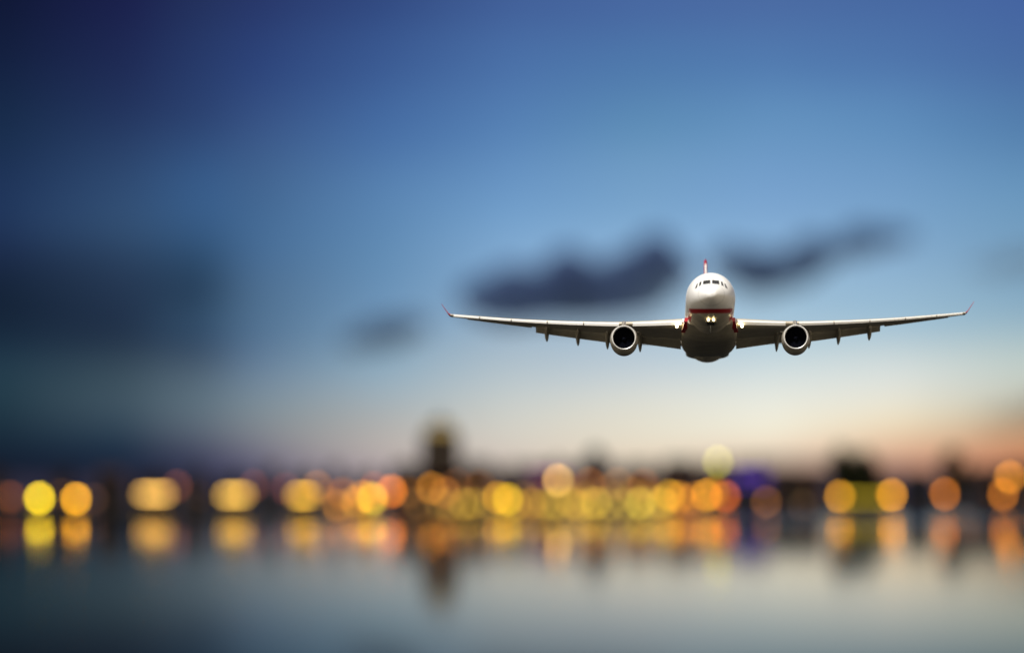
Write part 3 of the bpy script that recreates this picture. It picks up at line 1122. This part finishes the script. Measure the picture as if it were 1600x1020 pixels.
def tower():
    dist = BD + 3
    c = at(688, 770, dist)
    t = empty('clock_tower', (c.x, dist, 1.3))
    tag(t, 'tall slender dark clock tower with softly lit belfry above the waterfront roofs', 'tower')
    fm = FACADES[3]
    MB().box(-10.5, 10.5, 0, 18, 0, 15.2).build('base_hall', fm, t)
    s = MB().box(-6.6, 6.6, 3.0, 15.6, 15.2, 26.0)
    s.box(-7.0, 7.0, 2.6, 16.0, 24.2, 24.7)
    sh = s.build('shaft', fm, t)
    for z in (16.6, 19.8):
        for x in (-1.3, 1.3):
            put_window_at = (x, 2.98, z)
            fm_, pm_ = window_mesh(0, 0.9, 1.8)
            f = bpy.data.objects.new('window', fm_)
            COL.objects.link(f)
            f.parent = sh
            f.location = put_window_at
    MB().box(-4.3, 4.3, 3.9, 12.0, 26.02, 28.6).build('belfry', glow('belfry light', (225, 185, 95), 0.8), t)
    for x in (-4.4, -2.2, 0, 2.2, 4.4):
        MB().box(x - 0.35, x + 0.35, 3.25, 3.58, 26.02, 28.6).build('column', fm, t)
    MB().lathe([(4.9, 28.62), (4.9, 28.9), (3.6, 29.4), (2.2, 30.0), (1.0, 30.5), (0.4, 31.0), (0.25, 32.5), (0.05, 34.5)], 20,
               (0, 8.3)).build('cupola', M_ROOF, t)
    cf = MB().lathe_y([(1.25, 2.74), (1.25, 2.97)], 28, (0, 20.9)).build('clock_face', material('clock enamel', (0.18, 0.16, 0.12), 0.5), sh)
    MB().box(-0.07, 0.07, 2.66, 2.73, 20.9, 21.8).build('clock_hand', M_POLE, cf)
    MB().box(0.0, 0.65, 2.66, 2.73, 20.83, 20.97).build('clock_hand', M_POLE, cf)
    for i in range(4):
        for fl in range(3):
            x = -4.8 + 3.2 * i
            put_window(t, x, 2.2 + 3.1 * fl, 1.3, 1.8, random.random() < 0.2)
    MB().box(-0.8, 0.8, -0.12, 0.05, 0.02, 1.1).build('door', M_DOOR, t)


tower()

# ------------------------------------------------------------------ trees
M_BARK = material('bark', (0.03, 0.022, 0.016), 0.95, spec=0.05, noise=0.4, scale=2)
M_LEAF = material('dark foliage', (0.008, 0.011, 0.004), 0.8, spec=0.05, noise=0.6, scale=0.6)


def tree(px, ytop, dist, halfw, label, seed):
    rnd = random.Random(seed)
    c = at(px, 770, dist)
    H = CAM_H + (HORIZON - ytop) * K * dist - 1.3
    hw = halfw * K * dist
    t = empty('tree', (c.x, dist, 1.3))
    tag(t, label, 'tree', 'trees along the far quay')
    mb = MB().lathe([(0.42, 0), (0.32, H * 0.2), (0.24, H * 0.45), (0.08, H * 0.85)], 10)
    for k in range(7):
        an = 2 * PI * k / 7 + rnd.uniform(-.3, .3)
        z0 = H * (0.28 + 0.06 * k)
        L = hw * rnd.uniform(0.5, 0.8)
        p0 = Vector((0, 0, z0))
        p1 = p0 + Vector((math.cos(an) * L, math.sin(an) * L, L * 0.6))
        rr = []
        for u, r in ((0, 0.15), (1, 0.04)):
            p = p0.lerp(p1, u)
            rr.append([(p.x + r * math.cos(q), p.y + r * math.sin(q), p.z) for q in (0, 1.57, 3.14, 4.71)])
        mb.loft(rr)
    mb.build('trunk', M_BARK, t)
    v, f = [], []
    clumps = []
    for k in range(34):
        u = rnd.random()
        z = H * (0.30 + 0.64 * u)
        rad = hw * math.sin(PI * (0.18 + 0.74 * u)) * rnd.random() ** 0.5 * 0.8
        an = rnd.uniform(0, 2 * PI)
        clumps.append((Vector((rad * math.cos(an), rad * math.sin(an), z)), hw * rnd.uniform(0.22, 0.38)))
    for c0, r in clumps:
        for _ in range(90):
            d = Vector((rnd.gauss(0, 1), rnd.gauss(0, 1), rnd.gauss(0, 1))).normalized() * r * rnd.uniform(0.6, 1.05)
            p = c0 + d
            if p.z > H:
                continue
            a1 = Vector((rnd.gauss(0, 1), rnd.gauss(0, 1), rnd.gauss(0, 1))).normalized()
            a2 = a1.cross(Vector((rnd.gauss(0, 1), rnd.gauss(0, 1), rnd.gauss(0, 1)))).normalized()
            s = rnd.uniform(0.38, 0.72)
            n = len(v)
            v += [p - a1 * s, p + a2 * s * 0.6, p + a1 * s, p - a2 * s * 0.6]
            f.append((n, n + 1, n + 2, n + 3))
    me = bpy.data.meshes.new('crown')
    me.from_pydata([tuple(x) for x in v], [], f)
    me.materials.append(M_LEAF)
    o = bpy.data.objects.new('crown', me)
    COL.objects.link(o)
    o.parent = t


tree(1316, 694, BD - 8, 30, 'big dark tree rising over the olive lit pavilion, taller of the adjoining two', 3)
tree(1352, 704, BD - 7, 27, 'slightly lower dark tree adjoining the taller one over the olive lit pavilion', 4)
tree(1490, 702, BD - 8, 32, 'dark broad tree standing alone behind the single orange lamp', 5)
tree(1446, 748, BD - 8, 14, 'small low dark tree between the two orange lamps right of the olive pavilion', 6)
tree(1180, 752, BD - 8, 13, 'small dark tree in front of the violet lit block', 8)
tree(1245, 745, BD - 8, 18, 'low dark tree in front of the long unlit shed', 9)
tree(162, 752, BD - 8, 14, 'small dark tree just beside the twin yellow lamps', 10)
tree(418, 744, BD - 8, 12, 'slim dark tree between the second and third lit pavilions', 11)


# ------------------------------------------------------------------ lamps
def lamp(px, py, dist, rgb, bright, label, rad=1.0):
    """a quay lamp; rgb, bright: colour of its defocused disc and how much light it gives"""
    c = at(px, 770, dist)
    rgb = (rgb[0], rgb[1] * 0.96, rgb[2] * 0.5)
    bright *= 0.93
    if 700 < px < 1100 and py > 762:
        bright *= 0.60
        if dist > 2009:
            bright *= 0.6
    z = CAM_H + (HORIZON - py) * K * dist - 1.32
    tall = z > 9.0
    L = empty('mast_light' if tall else 'street_lamp', (c.x, dist, 1.32))
    tag(L, label, 'street light', 'lit lamps along the far quay')
    pr = 0.16 if tall else 0.11
    MB().lathe([(pr * 2.6, 0), (pr * 2.4, 0.25), (pr * 1.4, 0.4), (pr * 1.3, 0.5)], 12).build('base', M_POLE, L, smooth=True)
    top = max(0.55, z - rad * 0.98)
    if top > 0.6:
        MB().lathe([(pr, 0.5), (pr * 0.7, top)], 10).build('pole', M_POLE, L, smooth=True)
    mat = material('lamp glow %s' % label[:40], (0.2, 0.18, 0.15), 0.4, emit=(srgb(*rgb), bright))
    prof = [(0.02, z - rad)] + [(rad * math.cos(t), z + rad * math.sin(t)) for t in
                                [R(a) for a in (-66, -45, -22, 0, 22, 45, 66)]] + [(0.02, z + rad)]
    MB().lathe(prof, 14).build('lantern', mat, L, smooth=True)
    MB().lathe([(rad * 0.34, z + rad * 0.97), (rad * 0.22, z + rad * 1.12), (0.03, z + rad * 1.25)], 12).build('cap', M_POLE, L)
    return L


D1, D2, D3 = 2004.0, 2007.0, 2010.0
G = 'brown', 'gold'
lamps = [
    # px, py, dist, colour, strength, label
    (17, 776, D1, (150, 75, 30), 8, 'dim brown lamp alone at the far dark end, cut close to the photo edge'),
    (62, 778, D1, (255, 225, 20), 27, 'very bright lemon yellow lamp, brighter of the isolated twin pair'),
    (119, 779, D1, (255, 185, 30), 25, 'bright amber lamp, the more orange of the isolated twin pair'),
    (147, 780, D2, (110, 60, 80), 3.5, 'barely lit purple lamp beside the amber twin lamp'),
    (277, 759, D2, (140, 70, 90), 7, 'dim purple brown lamp at the upper corner of the first cream pavilion'),
    (397, 758, D2, (140, 65, 85), 6, 'dim reddish lamp at the upper corner of the second cream pavilion'),
    (447, 763, D2, (130, 55, 110), 7, 'small dim purple lamp beside the third lit pavilion'),
    (496, 760, D2, (190, 120, 50), 9, 'dim brown lamp over the end of the third lit pavilion'),
    (527, 789, D1, (215, 145, 55), 9, 'low gold brown lamp near the water between third and fourth lit pavilions'),
    (535, 771, D2, (200, 115, 40), 8, 'orange brown lamp above the low gold brown one between two lit pavilions'),
    (582, 779, D1, (255, 225, 110), 13, 'pale yellow lamp in front of the orange lit pavilion'),
    (585, 762, D3, (235, 100, 75), 4.5, 'pinkish red lamp showing above the orange lit pavilion'),
    (612, 767, D1, (255, 140, 50), 17, 'bright orange red lamp just past the orange lit pavilion'),
    (638, 769, D2, (150, 95, 50), 6, 'dim brown lamp between the orange red lamp and the clock tower'),
    (674, 762, D1, (215, 140, 40), 11, 'brown gold lamp at the foot of the clock tower, tower side nearer the red lamp'),
    (686, 786, D1, (150, 115, 60), 6, 'dim low lamp by the water directly below the clock tower'),
    (695, 769, D2, (195, 115, 50), 8, 'tawny lamp directly in front of the clock tower base'),
    (714, 755, D2, (140, 80, 40), 5, 'dim high brown lamp on the far flank of the clock tower'),
    (725, 787, D1, (210, 175, 85), 10, 'low olive gold lamp just past the clock tower'),
    (739, 786, D2, (205, 165, 80), 10, 'low olive lamp overlapping the gold one just past the clock tower'),
    (750, 758, D3, (140, 85, 40), 6, 'dim high brown lamp over the olive pair past the clock tower'),
    (764, 786, D1, (205, 170, 95), 7, 'low faint lamp between the olive pair and the brightest yellow lamp'),
    (778, 777, D2, (255, 185, 45), 17, 'bright orange gold lamp overlapping the brightest yellow lamp'),
    (793, 780, D1, (255, 215, 50), 22, 'brightest yellow lamp in the middle stretch of the quay'),
    (831, 786, D1, (225, 165, 60), 10, 'low gold lamp just past the brightest yellow lamp'),
    (850, 787, D2, (205, 170, 85), 8, 'low olive lamp below the pale pink lamp, on its near side'),
    (870, 786, D1, (205, 180, 90), 9, 'low greenish lamp directly below the pale pink lamp'),
    (872, 750, D1, (255, 208, 190), 15, 'large pale pink cream lamp raised above the crowded gold row'),
    (893, 785, D2, (225, 180, 75), 10, 'low gold lamp just past the pale pink lamp'),
    (911, 777, D3, (225, 180, 80), 9, 'gold lamp under the brown one past the pale pink lamp'),
    (921, 755, D2, (180, 110, 70), 9, 'brown lamp raised just past the pale pink lamp'),
    (931, 785, D1, (240, 205, 115), 14, 'low straw coloured ring bright lamp below the domed hall'),
    (946, 765, D3, (170, 120, 95), 5, 'faint mauve brown lamp below the domed hall'),
    (965, 755, D2, (175, 120, 115), 8, 'mauve lamp raised beside the domed hall'),
    (975, 786, D2, (205, 180, 105), 9, 'low olive cream lamp before the cream white one'),
    (988, 770, D3, (205, 155, 75), 8, 'brown gold lamp above the low cream white one'),
    (1000, 786, D1, (255, 230, 150), 14, 'low cream white lamp in the crowded gold row'),
    (1006, 756, D2, (165, 95, 75), 8, 'reddish brown lamp raised above the low cream white lamp'),
    (1020, 784, D3, (235, 195, 95), 10, 'low yellow lamp between the cream white and golden orange ones'),
    (1034, 784, D1, (250, 210, 120), 11, 'low pale gold lamp overlapping the big golden orange one'),
    (1046, 774, D1, (255, 195, 55), 17, 'big golden orange lamp, brightest of the crowded gold row'),
    (1062, 777, D2, (255, 165, 50), 13, 'orange lamp just past the big golden orange one'),
    (1070, 784, D3, (240, 135, 50), 9, 'low deep orange lamp at the end of the crowded gold row'),
    (1104, 773, D1, (245, 170, 50), 15, 'amber lamp below the tall pale green mast light'),
    (1115, 769, D2, (200, 145, 55), 7, 'brownish lamp overlapping the amber one below the mast light'),
    (1133, 775, D1, (235, 112, 35), 12, 'orange red lamp beside the violet lit block'),
    (1122, 721, D1, (235, 235, 150), 7, 'pale green yellow light on the tallest mast above the roofs'),
    (1197, 784, D1, (170, 105, 70), 7, 'dim brown lamp past the violet lit block'),
    (1253, 788, D1, (90, 65, 55), 3, 'very faint brown lamp before the long unlit shed'),
    (1312, 775, D1, (235, 165, 45), 15, 'golden lamp at the near end of the olive lit pavilion'),
    (1393, 773, D1, (250, 170, 55), 18, 'bright orange lamp at the far end of the olive lit pavilion'),
    (702, 788, D2, (200, 160, 80), 7, 'low dull gold lamp between the clock tower foot and the olive pair'),
    (712, 776, D3, (190, 130, 60), 6, 'tawny lamp set back just past the clock tower base'),
    (806, 788, D2, (225, 175, 70), 9, 'low gold lamp touching the far side of the brightest yellow lamp'),
    (818, 776, D3, (205, 150, 60), 7, 'dull gold lamp set back past the brightest yellow lamp'),
    (842, 776, D3, (195, 140, 60), 6, 'dull brown gold lamp before the pale pink lamp, set back'),
    (861, 788, D3, (215, 175, 80), 8, 'low gold lamp among the rings beneath the pale pink lamp'),
    (882, 776, D3, (210, 160, 70), 7, 'dull gold lamp set back under the pale pink lamp'),
    (904, 788, D2, (225, 185, 90), 9, 'low yellowish lamp between two gold ones below the brown raised lamp'),
    (919, 787, D3, (225, 190, 95), 9, 'low pale olive lamp just before the straw coloured ring bright one'),
    (953, 788, D1, (205, 175, 90), 8, 'low dull olive lamp just past the straw coloured ring bright one'),
    (962, 776, D3, (200, 160, 80), 7, 'dull gold lamp set back below the mauve lamp'),
    (1010, 775, D3, (225, 170, 70), 8, 'gold lamp set back between the reddish brown and golden orange lamps'),
    (1084, 778, D2, (235, 150, 50), 9, 'deep amber lamp between the crowded gold row and the mast light'),
    (556, 784, D2, (235, 170, 70), 8, 'low amber lamp at the near end of the orange lit pavilion'),
    (652, 786, D2, (150, 105, 55), 5, 'dim low brown lamp just before the clock tower'),
    (1476, 771, D1, (225, 130, 35), 13, 'single orange lamp below the broad lone tree'),
    (1578, 745, D1, (245, 160, 60), 14, 'upper of two overlapping orange lamps near the photo edge'),
    (1567, 772, D1, (220, 130, 40), 13, 'lower of two overlapping orange lamps near the photo edge'),
]
for a_ in lamps:
    lamp(*a_)

# iron railing along the quay edge
rl = empty('railing', (0, SHORE + 1.2, 1.32))
tag(rl, 'thin dark iron railing running along the whole far quay edge', 'railing')
MB().box(-260, 260, -0.04, 0.04, 1.0, 1.08).box(-260, 260, -0.03, 0.03, 0.5, 0.55).build('rail', M_POLE, rl)
ps = MB()
for i in range(131):
    ps.box(-260 + i * 4 - 0.05, -260 + i * 4 + 0.05, -0.05, 0.05, 0.0, 0.995)
o = ps.build('posts', M_POLE, rl)
o['kind'] = 'stuff'
